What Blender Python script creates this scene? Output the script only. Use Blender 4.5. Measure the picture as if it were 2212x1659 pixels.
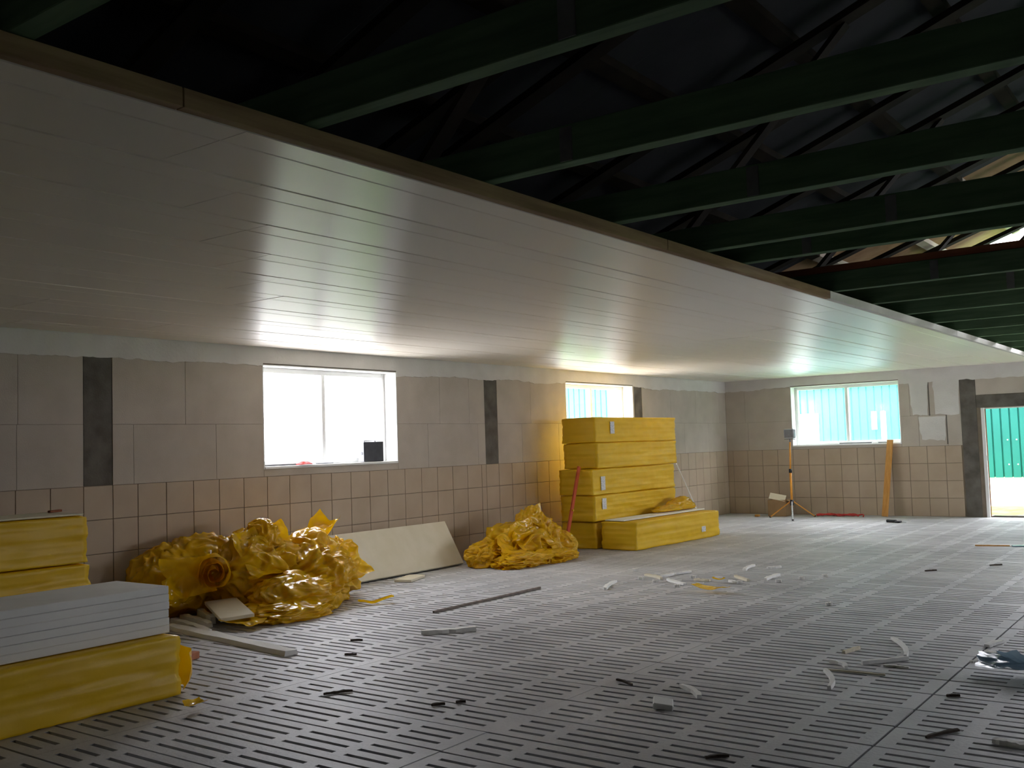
import bpy, bmesh, math, random
from mathutils import Vector, Matrix, Euler, noise

random.seed(7)
for o in list(bpy.data.objects):
    bpy.data.objects.remove(o, do_unlink=True)
scn = bpy.context.scene
C = scn.collection

# ---------------------------------------------------------------- camera
cam_d = bpy.data.cameras.new('camera')
cam_d.sensor_width = 36.0
cam_d.lens = 36.0 * 2149.4 / 2212.0
cam_d.clip_end = 400
cam = bpy.data.objects.new('camera', cam_d)
C.objects.link(cam)
fw = Vector((-0.59180484, 0.80369824, 0.06193679))
rt = Vector((0.80364107, 0.59424323, -0.03218707))
up = Vector((0.06267421, -0.03072648, 0.99756094))
M = Matrix.Identity(4)
for i in range(3):
    M[i][0] = rt[i]; M[i][1] = up[i]; M[i][2] = -fw[i]
M[0][3], M[1][3], M[2][3] = 8.225, 0.0, 1.452
cam.matrix_world = M
scn.camera = cam

# ---------------------------------------------------------------- world, exposure
w = bpy.data.worlds.new('overcast_sky')
scn.world = w
w.use_nodes = True
bg = w.node_tree.nodes['Background']
bg.inputs[0].default_value = (0.93, 0.935, 1.0, 1)
bg.inputs[1].default_value = 1.0
scn.view_settings.view_transform = 'Standard'
scn.view_settings.look = 'None'
scn.view_settings.gamma = 1
scn.view_settings.use_curve_mapping = False
scn.view_settings.exposure = 4.42

def portal(name, loc, sx, sy, direction):
    """portal: guides sky sampling through an opening, gives no light of its own"""
    d = bpy.data.lights.new(name, 'AREA')
    d.shape = 'RECTANGLE'; d.size = sx; d.size_y = sy
    d.cycles.is_portal = True
    o = bpy.data.objects.new(name, d)
    C.objects.link(o)
    o.location = loc
    o.rotation_euler = Vector(direction).to_track_quat('-Z', 'Y').to_euler()
    return o

# ---------------------------------------------------------------- room sizes
YB = 18.214          # back wall plane
ZC = 2.564           # ceiling underside
ZT = 1.215           # top of the tiles
XR = 14.0            # right wall plane
YF = -4.0            # front wall plane
XE = 5.517           # open edge of the ceiling
WL = [(6.79, 8.82, 1.29, 2.385), (12.52, 14.56, 1.29, 2.385)]     # openings in the left wall
WB = (1.32, 3.30, 1.262, 2.39)                                   # opening in the back wall
DB = (4.62, 5.62, 0.0, 1.835)                                    # doorway in the back wall
WR = [(9.5, 11.5, 1.29, 2.385), (12.5, 14.5, 1.29, 2.385), (15.3, 17.3, 1.29, 2.385)]  # unseen windows inferred from the side light, placed and numbered to supply it
GO = (4.8, 13.2, 2.95)                                          # gable over the back wall still open from x to x, above z
RIDGE_X, EAVE_Z, SLOPE = 7.0, 2.82, 0.364
def roof_z(x):
    return EAVE_Z + SLOPE * (x if x < RIDGE_X else 2 * RIDGE_X - x)

for k, (a, b, c, d) in enumerate(WL):
    portal('portal_left', (-0.29, (a + b) / 2, (c + d) / 2), b - a, d - c, (1, 0, 0))
for k, (a, b, c, d) in enumerate(WR):
    portal('portal_right', (XR + 0.29, (a + b) / 2, (c + d) / 2), b - a, d - c, (-1, 0, 0))
portal('portal_back', ((WB[0] + WB[1]) / 2, YB + 0.29, (WB[2] + WB[3]) / 2), WB[1] - WB[0], WB[3] - WB[2], (0, -1, 0))
portal('portal_door', ((DB[0] + DB[1]) / 2, YB + 0.35, 0.92), 1.0, 1.84, (0, -1, 0))
portal('portal_gable', ((GO[0] + GO[1]) / 2, YB + 0.35, 4.1), GO[1] - GO[0], 2.5, (0, -1, 0))

# ---------------------------------------------------------------- materials
def principled(name, col, rough=0.7, spec=0.4, metal=0.0):
    m = bpy.data.materials.new(name)
    m.use_nodes = True
    b = m.node_tree.nodes['Principled BSDF']
    b.inputs['Base Color'].default_value = (*col, 1)
    b.inputs['Roughness'].default_value = rough
    b.inputs['Specular IOR Level'].default_value = spec
    b.inputs['Metallic'].default_value = metal
    return m

def nd(m, t, **kw):
    n = m.node_tree.nodes.new(t)
    for k, v in kw.items():
        setattr(n, k, v)
    return n

def vary(name, c1, c2, scale=4.0, detail=6.0, rough=0.7, spec=0.4, bump=0.0, bscale=60.0,
         obj_rand=0.0, lo=0.35, hi=0.65, stretch=None, metal=0.0, world=False):
    """two-tone noise colour, optional fine bump and per-object tone"""
    m = principled(name, c1, rough, spec, metal)
    nt = m.node_tree; L = nt.links; b = nt.nodes['Principled BSDF']
    tc = nd(m, 'ShaderNodeNewGeometry') if world else nd(m, 'ShaderNodeTexCoord')
    src = tc.outputs['Position'] if world else tc.outputs['Object']
    if stretch:
        mp = nd(m, 'ShaderNodeMapping'); mp.inputs['Scale'].default_value = stretch
        L.new(src, mp.inputs[0]); src = mp.outputs[0]
    n = nd(m, 'ShaderNodeTexNoise'); n.inputs['Scale'].default_value = scale; n.inputs['Detail'].default_value = detail
    L.new(src, n.inputs['Vector'])
    r = nd(m, 'ShaderNodeValToRGB')
    r.color_ramp.elements[0].position = lo; r.color_ramp.elements[0].color = (*c1, 1)
    r.color_ramp.elements[1].position = hi; r.color_ramp.elements[1].color = (*c2, 1)
    L.new(n.outputs['Fac'], r.inputs[0])
    out = r.outputs[0]
    if obj_rand:
        oi = nd(m, 'ShaderNodeObjectInfo')
        mr = nd(m, 'ShaderNodeMapRange')
        mr.inputs['To Min'].default_value = 1 - obj_rand; mr.inputs['To Max'].default_value = 1 + obj_rand
        L.new(oi.outputs['Random'], mr.inputs[0])
        hsv = nd(m, 'ShaderNodeHueSaturation')
        L.new(out, hsv.inputs['Color']); L.new(mr.outputs[0], hsv.inputs['Value'])
        out = hsv.outputs[0]
    L.new(out, b.inputs['Base Color'])
    if bump:
        n2 = nd(m, 'ShaderNodeTexNoise'); n2.inputs['Scale'].default_value = bscale; n2.inputs['Detail'].default_value = 5
        L.new(src, n2.inputs['Vector'])
        bp = nd(m, 'ShaderNodeBump'); bp.inputs['Strength'].default_value = bump; bp.inputs['Distance'].default_value = 0.01
        L.new(n2.outputs['Fac'], bp.inputs['Height']); L.new(bp.outputs[0], b.inputs['Normal'])
    return m

MT = {}
MT['tile'] = vary('beige_tile', (0.42, 0.325, 0.235), (0.46, 0.365, 0.27), 2.5, rough=0.6, obj_rand=0.02, world=True)
MT['block'] = vary('aerated_block', (0.45, 0.395, 0.335), (0.50, 0.445, 0.38), 3.0, rough=0.9, spec=0.2, bump=0.25, bscale=90, obj_rand=0.02, world=True)
MT['mortar'] = vary('mortar', (0.22, 0.175, 0.13), (0.26, 0.215, 0.165), 6, rough=0.95, spec=0.1)
MT['plaster'] = vary('white_plaster', (0.60, 0.58, 0.55), (0.66, 0.64, 0.61), 3, rough=0.9, spec=0.2, bump=0.3, bscale=40, world=True)
MT['darkconc'] = vary('dark_concrete', (0.095, 0.085, 0.072), (0.16, 0.145, 0.125), 5, rough=0.9, spec=0.2, bump=0.3, world=True)
MT['slab'] = vary('floor_concrete', (0.43, 0.435, 0.45), (0.60, 0.60, 0.615), 0.9, detail=8, rough=0.55, spec=0.5, bump=0.3, bscale=45, obj_rand=0.05, world=True)
MT['pit'] = vary('dirt_in_the_slots', (0.14, 0.14, 0.145), (0.23, 0.23, 0.235), 1.3, rough=0.95, spec=0.05, world=True)
MT['dust'] = vary('dust_in_the_slots', (0.25, 0.25, 0.255), (0.40, 0.40, 0.405), 1.3, rough=0.95, spec=0.05, world=True)
MT['panel'] = vary('white_coated_panel', (0.88, 0.82, 0.72), (0.91, 0.85, 0.75), 0.8, rough=0.34, spec=0.8, obj_rand=0.02, world=True)
_b = MT['panel'].node_tree.nodes['Principled BSDF']            # rolled sheet: rougher across the sheet than along it
_b.inputs['Anisotropic'].default_value = 0.97
_t = nd(MT['panel'], 'ShaderNodeCombineXYZ'); _t.inputs[0].default_value = 1.0
MT['panel'].node_tree.links.new(_t.outputs[0], _b.inputs['Tangent'])
MT['batten'] = vary('raw_spruce', (0.24, 0.15, 0.085), (0.36, 0.24, 0.14), 3, rough=0.8, spec=0.2, stretch=(8, 0.7, 8), world=True)
MT['palewood'] = vary('white_primed_batten', (0.62, 0.60, 0.56), (0.70, 0.68, 0.64), 3, rough=0.8, spec=0.2, world=True)  # strong daylight on the far batten put into its colour as white
MT['green'] = vary('green_impregnated_timber', (0.08, 0.14, 0.075), (0.125, 0.20, 0.11), 3, rough=0.8, spec=0.2, stretch=(0.8, 8, 8), obj_rand=0.12, world=True)
MT['redwood'] = vary('red_brown_timber', (0.20, 0.065, 0.03), (0.27, 0.10, 0.05), 3, rough=0.8, spec=0.2, stretch=(0.8, 8, 8), world=True)
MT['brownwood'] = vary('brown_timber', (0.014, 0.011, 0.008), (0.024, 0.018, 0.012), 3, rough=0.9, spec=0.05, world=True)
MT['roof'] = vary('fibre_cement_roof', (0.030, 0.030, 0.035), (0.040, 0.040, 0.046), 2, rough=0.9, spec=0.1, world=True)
MT['osb'] = vary('brown_roof_board', (0.26, 0.15, 0.08), (0.34, 0.21, 0.12), 4, rough=0.9, spec=0.1, world=True)
MT['purlin'] = vary('pale_purlin', (0.30, 0.25, 0.20), (0.36, 0.31, 0.25), 3, rough=0.8, spec=0.2, world=True)
MT['pvc'] = principled('white_plastic_frame', (0.80, 0.80, 0.78), 0.35, 0.5)
MT['foam'] = vary('white_rigid_foam', (0.82, 0.82, 0.79), (0.87, 0.87, 0.84), 5, rough=0.75, spec=0.3, bump=0.1, bscale=150)
MT['creamfoam'] = vary('cream_rigid_foam', (0.72, 0.66, 0.50), (0.77, 0.71, 0.56), 5, rough=0.75, spec=0.3, bump=0.1, bscale=150)
MT['label'] = vary('printed_label', (0.50, 0.50, 0.53), (0.78, 0.78, 0.80), 45, detail=1, rough=0.5, stretch=(1, 1, 2))
MT['orange'] = vary('orange_paint', (0.75, 0.30, 0.03), (0.80, 0.36, 0.05), 10, rough=0.4)
MT['redpaint'] = vary('red_paint', (0.50, 0.07, 0.02), (0.58, 0.10, 0.03), 10, rough=0.45)
MT['red'] = vary('red_plastic', (0.50, 0.03, 0.03), (0.60, 0.05, 0.04), 10, rough=0.5)
MT['steel'] = vary('dull_steel', (0.30, 0.30, 0.30), (0.42, 0.42, 0.42), 20, rough=0.4, metal=0.9)
MT['black'] = vary('black_plastic', (0.012, 0.012, 0.016), (0.025, 0.025, 0.03), 10, rough=0.4)
MT['darkgrey'] = vary('dark_grey_metal', (0.10, 0.10, 0.105), (0.16, 0.16, 0.16), 10, rough=0.5)
MT['grey'] = vary('grey_plastic', (0.33, 0.34, 0.36), (0.40, 0.41, 0.43), 10, rough=0.5)
MT['plank'] = vary('planed_spruce', (0.52, 0.24, 0.05), (0.62, 0.31, 0.08), 3, rough=0.65, stretch=(10, 10, 0.8))
MT['card'] = vary('cardboard', (0.30, 0.19, 0.10), (0.36, 0.24, 0.13), 6, rough=0.85, spec=0.2)
MT['rod'] = vary('weathered_rod', (0.16, 0.13, 0.11), (0.24, 0.20, 0.17), 12, rough=0.7)
MT['brick'] = vary('terracotta', (0.45, 0.17, 0.09), (0.55, 0.23, 0.13), 15, rough=0.9)
MT['twig'] = vary('dry_dirt', (0.055, 0.04, 0.03), (0.10, 0.075, 0.055), 15, rough=0.95)
MT['teal'] = vary('teal_metal_cladding', (0.006, 0.108, 0.098), (0.008, 0.125, 0.112), 1.5, rough=0.5, spec=0.4, world=True)
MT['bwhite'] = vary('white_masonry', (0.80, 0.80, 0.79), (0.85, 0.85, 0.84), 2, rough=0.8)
MT['grass'] = vary('grass_ground', (0.13, 0.30, 0.05), (0.25, 0.45, 0.10), 5, detail=9, rough=0.95, spec=0.1, world=True)
MT['gravel'] = vary('pale_gravel', (0.55, 0.53, 0.49), (0.68, 0.66, 0.62), 12, detail=9, rough=0.95, spec=0.1, world=True)

def film_mat(name, c1, c2, trans=0.3, rough=0.22, bscale=14, bstr=0.5):
    m = vary(name, c1, c2, 3.0, rough=rough, spec=0.5, bump=bstr, bscale=bscale, world=True)
    nt = m.node_tree; L = nt.links
    b = nt.nodes['Principled BSDF']; o = nt.nodes['Material Output']
    col = b.inputs['Base Color'].links[0].from_socket
    t = nd(m, 'ShaderNodeBsdfTranslucent'); L.new(col, t.inputs[0])
    mx = nd(m, 'ShaderNodeMixShader'); mx.inputs[0].default_value = trans
    L.new(b.outputs[0], mx.inputs[1]); L.new(t.outputs[0], mx.inputs[2]); L.new(mx.outputs[0], o.inputs[0])
    return m
MT['film'] = film_mat('yellow_plastic_film', (0.84, 0.49, 0.003), (0.90, 0.56, 0.006), 0.3, 0.13, 9, 0.30)
MT['wrap'] = film_mat('yellow_pack_wrap', (0.82, 0.50, 0.004), (0.87, 0.55, 0.008), 0.1, 0.46, 9, 0.25)
MT['bluefilm'] = film_mat('bluish_clear_film', (0.20, 0.30, 0.38), (0.38, 0.50, 0.58), 0.3, 0.10, 18, 0.6)

def glass_mat(name, glare_scatter, tint):
    """dusty pane: mostly clear, with a thin milky film that scatters the daylight"""
    m = bpy.data.materials.new(name)
    m.use_nodes = True
    nt = m.node_tree; L = nt.links
    for n in list(nt.nodes):
        if n.type != 'OUTPUT_MATERIAL':
            nt.nodes.remove(n)
    o = [n for n in nt.nodes][0]
    tr = nd(m, 'ShaderNodeBsdfTransparent'); tr.inputs[0].default_value = (0.97, 0.975, 0.98, 1)
    tl = nd(m, 'ShaderNodeBsdfTranslucent'); tl.inputs[0].default_value = (*tint, 1)
    gl = nd(m, 'ShaderNodeBsdfGlossy'); gl.inputs['Roughness'].default_value = 0.02
    m1 = nd(m, 'ShaderNodeMixShader'); m1.inputs[0].default_value = glare_scatter
    L.new(tr.outputs[0], m1.inputs[1]); L.new(tl.outputs[0], m1.inputs[2])
    m2 = nd(m, 'ShaderNodeMixShader'); m2.inputs[0].default_value = 0.012
    L.new(m1.outputs[0], m2.inputs[1]); L.new(gl.outputs[0], m2.inputs[2])
    L.new(m2.outputs[0], o.inputs[0])
    return m
MT['pane'] = glass_mat('dusty_pane', 0.02, (0.70, 0.90, 1.0))  # faint tinted scatter imitates glare in the pane
MT['pane_back'] = glass_mat('hazy_pane', 0.085, (0.42, 0.84, 1.0))  # stronger cyan scatter puts the back window's glare into the pane colour

# ---------------------------------------------------------------- helpers
def link(name, me, parent=None, loc=(0, 0, 0), rot=(0, 0, 0)):
    o = bpy.data.objects.new(name, me)
    C.objects.link(o)
    o.parent = parent
    o.location = loc
    o.rotation_euler = rot
    return o

def meshdata(name, verts, faces, mat, smooth=False):
    me = bpy.data.meshes.new(name)
    me.from_pydata([tuple(v) for v in verts], [], faces)
    me.materials.append(mat)
    if smooth:
        for p in me.polygons:
            p.use_smooth = True
    me.update()
    return me

def bm_mesh(name, bm, mat, smooth=False):
    bmesh.ops.recalc_face_normals(bm, faces=bm.faces)
    me = bpy.data.meshes.new(name)
    bm.to_mesh(me); bm.free()
    me.materials.append(mat)
    if smooth:
        for p in me.polygons:
            p.use_smooth = True
    return me

def add_box(bm, lo, hi, bevel=0.0, mat=None):
    r = bmesh.ops.create_cube(bm, size=1)
    vs = r['verts']
    c = [(a + b) / 2 for a, b in zip(lo, hi)]
    s = [abs(b - a) for a, b in zip(lo, hi)]
    for v in vs:
        v.co = Vector((c[0] + v.co.x * s[0], c[1] + v.co.y * s[1], c[2] + v.co.z * s[2]))
    if mat is not None:
        bmesh.ops.transform(bm, matrix=mat, verts=vs)
    if bevel:
        es = list({e for v in vs for e in v.link_edges})
        bmesh.ops.bevel(bm, geom=es, offset=bevel, segments=1, affect='EDGES')
    return vs

_cache = {}
def box(name, lo, hi, mat, parent=None, bevel=0.0, base=None, share=False):
    """box given in world coordinates, origin at its own centre"""
    c = Vector([(a + b) / 2 for a, b in zip(lo, hi)])
    s = [abs(b - a) for a, b in zip(lo, hi)]
    key = (mat.name, bevel, tuple(round(x, 4) for x in s), name)
    if share and key in _cache:
        me = _cache[key]
    else:
        bm = bmesh.new()
        add_box(bm, [-x / 2 for x in s], [x / 2 for x in s], bevel)
        me = bm_mesh(name, bm, mat)
        if share:
            _cache[key] = me
    off = Vector((0, 0, 0))
    if parent is not None:
        q = parent
        while q is not None:
            off += Vector(q.location); q = q.parent
    return link(name, me, parent, c - off)

def tag(o, label=None, cat=None, group=None, kind=None):
    if label: o['label'] = label
    if cat: o['category'] = cat
    if group: o['group'] = group
    if kind: o['kind'] = kind
    return o

def thing(name, label, cat, loc=(0, 0, 0), rot=(0, 0, 0), group=None):
    o = link(name, None, None, loc, rot)
    o.empty_display_size = 0.1
    return tag(o, label, cat, group)

def struct(name, loc=(0, 0, 0)):
    o = link(name, None, None, loc)
    o['kind'] = 'structure'
    return o

def tube(bm, a, b, r, seg=10, r2=None):
    a = Vector(a); b = Vector(b); d = b - a
    q = d.to_track_quat('Z', 'Y').to_matrix().to_4x4()
    m = Matrix.Translation((a + b) / 2) @ q
    bmesh.ops.create_cone(bm, cap_ends=True, segments=seg, radius1=r, radius2=r if r2 is None else r2, depth=d.length, matrix=m)

def bar(bm, a, b, wx, wy, bevel=0.0, upv='Y'):
    """square bar between two points"""
    a = Vector(a); b = Vector(b); d = b - a
    q = d.to_track_quat('Z', upv).to_matrix().to_4x4()
    add_box(bm, (-wx / 2, -wy / 2, -d.length / 2), (wx / 2, wy / 2, d.length / 2), bevel, Matrix.Translation((a + b) / 2) @ q)

# ---------------------------------------------------------------- floor: slotted concrete slabs
floor = struct('floor')
UX, PY = 1.71, 0.366
cols = [(0.075, 0.29), (0.37, 0.83), (0.90, 1.27), (1.345, 1.625)]
def slab_mesh():
    X = [0.0012]; Yv = [0.008]
    for a, b in cols: X += [a, b]
    X.append(UX - 0.0012)
    for k in (1, 2, 3): Yv += [k * PY / 4 - 0.0145, k * PY / 4 + 0.0145]
    Yv.append(PY - 0.008)
    vid = {}; V = []; F = []
    def v(i, j, z):
        if (i, j, z) not in vid:
            vid[(i, j, z)] = len(V); V.append((X[i], Yv[j], z))
        return vid[(i, j, z)]
    D = -0.12
    nx, ny = len(X) - 1, len(Yv) - 1
    hole = lambda i, j: i % 2 == 1 and j % 2 == 1
    for i in range(nx):
        for j in range(ny):
            if hole(i, j):
                q = [(i, j), (i + 1, j), (i + 1, j + 1), (i, j + 1)]
                for k in range(4):
                    a, b = q[k], q[(k + 1) % 4]
                    F.append((v(*b, 0), v(*a, 0), v(*a, D), v(*b, D)))
            else:
                F.append((v(i, j, 0), v(i + 1, j, 0), v(i + 1, j + 1, 0), v(i, j + 1, 0)))
    q = [(0, 0), (nx, 0), (nx, ny), (0, ny)]
    for k in range(4):
        a, b = q[k], q[(k + 1) % 4]
        F.append((v(*a, 0), v(*a, D), v(*b, D), v(*b, 0)))
    return meshdata('floor_slab', V, F, MT['slab'])
slab = slab_mesh()
XJ = [3.30 - 2 * UX, 3.30 - UX, 3.30, 5.01, 6.72, 8.43, 10.14, 11.85]
Y0 = 3.69
visible = []
for xi, x in enumerate(XJ):
    for k in range(-22, 41):
        y = Y0 + k * PY
        visible.append((x, y))
def depth(x, y):
    return (Vector((x + .85, y + .18, 0)) - Vector((8.225, 0, 1.452))).dot(fw)
def in_view(x, y):
    ok = False
    for dx in (0, .85, 1.71):
        p = Vector((x + dx, y + .18, 0)) - Vector((8.225, 0, 1.452))
        z = p.dot(fw)
        if z > 0.3:
            u = 1106 + 2149 * p.dot(rt) / z; v_ = 829 - 2149 * p.dot(up) / z
            if -60 < u < 2272 and v_ < 1740: ok = True
    return ok
vis = sorted([s for s in visible if in_view(*s)], key=lambda s: depth(*s))
near, rest = vis[:298], vis[298:] + [s for s in visible if not in_view(*s)]
for x, y in near:
    gap = 0.010 if abs(x - 6.72) < .01 else 0.0
    o = link('floor_slab', slab, floor, (x + gap, y, random.uniform(-0.0015, 0.0015)))
V = []; F = []
for x, y in rest:
    n = len(V)
    V += [(x + v.co.x, y + v.co.y, v.co.z) for v in slab.vertices]
    F += [tuple(n + i for i in p.vertices) for p in slab.polygons]
o = link('floor_slab_field', meshdata('floor_slab_field', V, F, MT['slab']), floor)
o['kind'] = 'stuff'
box('floor_pit', (-0.3, YF - 0.3, -0.2), (XR + 0.3, YB + 0.3, -0.03), MT['pit'], floor)

box('clogged_slots', (-0.3, 8.2, -0.03), (XR + 0.3, YB + 0.3, -0.007), MT['dust'], floor)
box('clogged_slots', (-0.3, 6.2, -0.03), (XR + 0.3, 8.2, -0.014), MT['dust'], floor)
# ---------------------------------------------------------------- walls
def cut(iv, holes):
    """1-D interval minus holes"""
    out = [iv]
    for a, b in holes:
        nxt = []
        for s, e in out:
            if b <= s or a >= e: nxt.append((s, e)); continue
            if a > s: nxt.append((s, a))
            if b < e: nxt.append((b, e))
        out = nxt
    return [(s, e) for s, e in out if e - s > 0.02]

def wall_pieces(u0, u1, z0, z1, openings):
    """split a wall rectangle around openings -> list of rectangles"""
    us = sorted({u0, u1, *[o[0] for o in openings], *[o[1] for o in openings]})
    rects = []
    for a, b in zip(us[:-1], us[1:]):
        hs = [(o[2], o[3]) for o in openings if o[0] <= a + 1e-6 and o[1] >= b - 1e-6]
        for s, e in cut((z0, z1), hs): rects.append((a, b, s, e))
    return rects

def backing(name, axis, plane, thick, rects, mat, parent):
    bm = bmesh.new()
    for a, b, s, e in rects:
        if axis == 'x': add_box(bm, (min(plane, plane + thick), a, s), (max(plane, plane + thick), b, e))
        else: add_box(bm, (a, min(plane, plane + thick), s), (b, max(plane, plane + thick), e))
    return link(name, bm_mesh(name, bm, mat), parent)

JT = 0.012      # joint depth
wall_left = struct('wall_left')
backing('wall_core', 'x', -JT, -0.34, wall_pieces(YF - 0.3, YB + 0.34, -0.6, 2.80, WL), MT['mortar'], wall_left)
wall_back = struct('wall_back')
backing('wall_core', 'y', YB + JT, 0.34, wall_pieces(-JT, XR + 0.3, -0.6, 2.62, [WB, DB]), MT['mortar'], wall_back)
wall_right = struct('wall_right')
backing('wall_core', 'x', XR, 0.34, wall_pieces(YF - 0.3, YB + 0.34, -0.6, 2.80, WR), MT['block'], wall_right)
wall_front = struct('wall_front')
def gable(name, y0, y1, mat, parent, xa, xb, z0):
    pts = [(xa, z0), (xb, z0), (xb, roof_z(xb) - .02), (7.0, roof_z(7.0) - .02), (xa, roof_z(xa) - .02)]
    n = len(pts)
    V = [(x, y0, z) for x, z in pts] + [(x, y1, z) for x, z in pts]
    F = [tuple(range(n))[::-1], tuple(range(n, 2 * n))] + [(i, (i + 1) % n, n + (i + 1) % n, n + i) for i in range(n)]
    return link(name, meshdata(name, V, F, mat), parent)
gable('wall_core', YF - 0.34, YF, MT['block'], wall_front, 0.0, XR, -0.6)

# partly clad gable above the back wall: boards up to the opening in the middle
k = 0
x = 0.0
while x < XR - .01:
    x2 = min(x + .25, XR)
    if not (GO[0] < x + .12 < GO[1]):
        zt = min(roof_z(x + .02), roof_z(x2 - .02)) + .05
        box('gable_board', (x + .002, YB + .20, 2.62), (x2 - .002, YB + .225, zt), MT['brownwood'], wall_back)
    else:
        box('gable_board', (x + .002, YB + .20, 2.62), (x2 - .002, YB + .225, GO[2]), MT['brownwood'], wall_back)
    x = x2
# dark concrete pillars let into the walls (left)
PIL = [(4.80, 5.08), (10.53, 10.81), (14.60, 14.87)]
def lpiece(name, y0, y1, z0, z1, mat, j=0.003, share=True, proud=0.0):
    return box(name, (-JT - .001, y0 + j, z0 + j), (proud, y1 - j, z1 - j), mat, wall_left, bevel=0.0022, share=share)
def bpiece(name, x0, x1, z0, z1, mat, j=0.003, share=True, proud=0.0):
    return box(name, (x0 + j, YB - proud, z0 + j), (x1 - j, YB + JT + .001, z1 - j), mat, wall_back, bevel=0.0022, share=share)

# left wall tiles
ys = [5.08, 4.80]
while ys[-1] > 2.2: ys.append(ys[-1] - 0.3)
ys = ys[::-1] + [5.33 + .3 * k for k in range(17)] + [10.43, 10.53, 10.81]
while ys[-1] + .3 < YB - .01: ys.append(ys[-1] + .3)
ys.append(YB)
rows = [(0.0, .315), (.315, .615), (.615, .915), (.915, ZT)]
for a, b in zip(ys[:-1], ys[1:]):
    for z0, z1 in rows:
        lpiece('tile', a, b, z0, z1, MT['tile'])
# left wall blocks (two courses)
hol = [(a, b) for a, b, c, d in WL] + PIL
cl = [1.21, 2.21, 3.21, 4.21, 5.29, 6.20, 9.37, 10.37, 11.37, 12.3, 15.4, 16.4, 17.4]
cu = [1.7, 2.7, 3.7, 4.22, 5.85, 9.61, 10.2, 11.6, 15.9, 16.9, 17.9]
for joints, z0, z1 in ((cl, ZT, 1.76), (cu, 1.76, 2.385)):
    e = [1.2] + [j for j in joints if j > 1.21] + [YB]
    for a, b in zip(e[:-1], e[1:]):
        for s, t in cut((a, b), hol):
            lpiece('concrete_block', s, t, z0, z1, MT['block'], j=0.0010)
for a, b, c, d in WL:                                   # strip under the sill
    lpiece('concrete_block', a, b, ZT, c, MT['block'], j=0.0010)
for a, b in PIL:
    if a > 14: lpiece('concrete_pillar', a, b, ZT, 2.40, MT['darkconc'], j=0.004, share=False, proud=-0.004)
    else: lpiece('concrete_pillar', a, b, ZT, 2.40, MT['darkconc'], j=0.004, share=False, proud=-0.004)

# back wall tiles
xs = [0.0, 0.1155] + [0.1155 + .3 * k for k in range(1, 14)] + [4.28]
for a, b in zip(xs[:-1], xs[1:]):
    for z0, z1 in rows:
        bpiece('tile', a, b, z0, z1, MT['tile'])
bh = [(WB[0], WB[1])]
for joints, z0, z1 in (([0.0, .45, 1.45, 2.4, 3.6, 4.07, 4.30], ZT, 1.75), ([0.0, .4, 1.4, 2.4, 3.47, 3.80, 4.30], 1.75, 2.39)):
    for a, b in zip(joints[:-1], joints[1:]):
        for s, t in cut((a, b), bh):
            bpiece('concrete_block', s, t, z0, z1, MT['block'], j=0.0010)
bpiece('concrete_block', WB[0], WB[1], ZT, WB[2], MT['block'], j=0.0010)
bpiece('concrete_pillar', 4.30, 4.55, 0.0, 2.40, MT['darkconc'], share=False, proud=0.004)
bpiece('concrete_lintel', 4.55, 6.0, 1.84, 2.055, MT['darkconc'], share=False, proud=0.004)
bpiece('concrete_block', 4.55, 5.55, 2.055, 2.5, MT['block'], share=False)
bpiece('concrete_block', 5.55, 6.55, 2.055, 2.5, MT['block'], share=False)
bpiece('concrete_pillar', 5.66, 5.92, 0.0, 1.84, MT['darkconc'], share=False, proud=0.004)
for k in range(8):
    for r in range(4):
        bpiece('concrete_block', 5.92 + k, 6.92 + k if k < 7 else 13.99, .6 * r, .6 * r + .6, MT['block'])

# white plaster bands with a ragged lower edge
def ragged(name, axis, u0, u1, ztop, zlow, seed, parent, edges=None, thick=0.010, step=0.035):
    rnd = random.Random(seed)
    n = max(2, int((u1 - u0) / step))
    V = []; F = []
    for i in range(n + 1):
        u = u0 + (u1 - u0) * i / n
        zz = zlow(u) if callable(zlow) else zlow
        zz += 0.040 * noise.noise(Vector((u * 1.3, seed, 0))) + 0.030 * abs(noise.noise(Vector((u * 4.2, seed, 3)))) - .008 + rnd.uniform(-.004, .004)
        for d in (-0.002, thick):
            for z in (zz, ztop):
                V.append((d, u, z) if axis == 'x' else (u, YB - d, z))
    for i in range(n):
        a = 4 * i; b = a + 4
        F += [(a + 2, a + 3, b + 3, b + 2), (a, a + 2, b + 2, b), (a, b, b + 1, a + 1)]
    F += [(0, 1, 3, 2), (4 * n, 4 * n + 2, 4 * n + 3, 4 * n + 1)]
    bm = bmesh.new(); me = meshdata(name, V, F, MT['plaster']); bm.from_mesh(me); bpy.data.meshes.remove(me)
    return link(name, bm_mesh(name, bm, MT['plaster']), parent)
for (a, b, zl) in ((1.2, 6.79, 2.365), (8.82, 12.52, 2.355), (14.56, YB, 2.36)):
    ragged('plaster_band', 'x', a, b, ZC + .03, zl, a, wall_left)
for (a, b, c, d) in WL:
    box('plaster_band', (-.002, a, d + .012), (.010, b, ZC + .03), MT['plaster'], wall_left)
ragged('plaster_band', 'y', 0.0, WB[0], ZC + .05, 2.375, 31, wall_back)
box('plaster_band', (WB[0], YB - .010, WB[3] + .012), (WB[1], YB + .002, ZC + .05), MT['plaster'], wall_back)
ragged('plaster_band', 'y', WB[1], 7.5, ZC + .05, 2.325, 33, wall_back)

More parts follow.
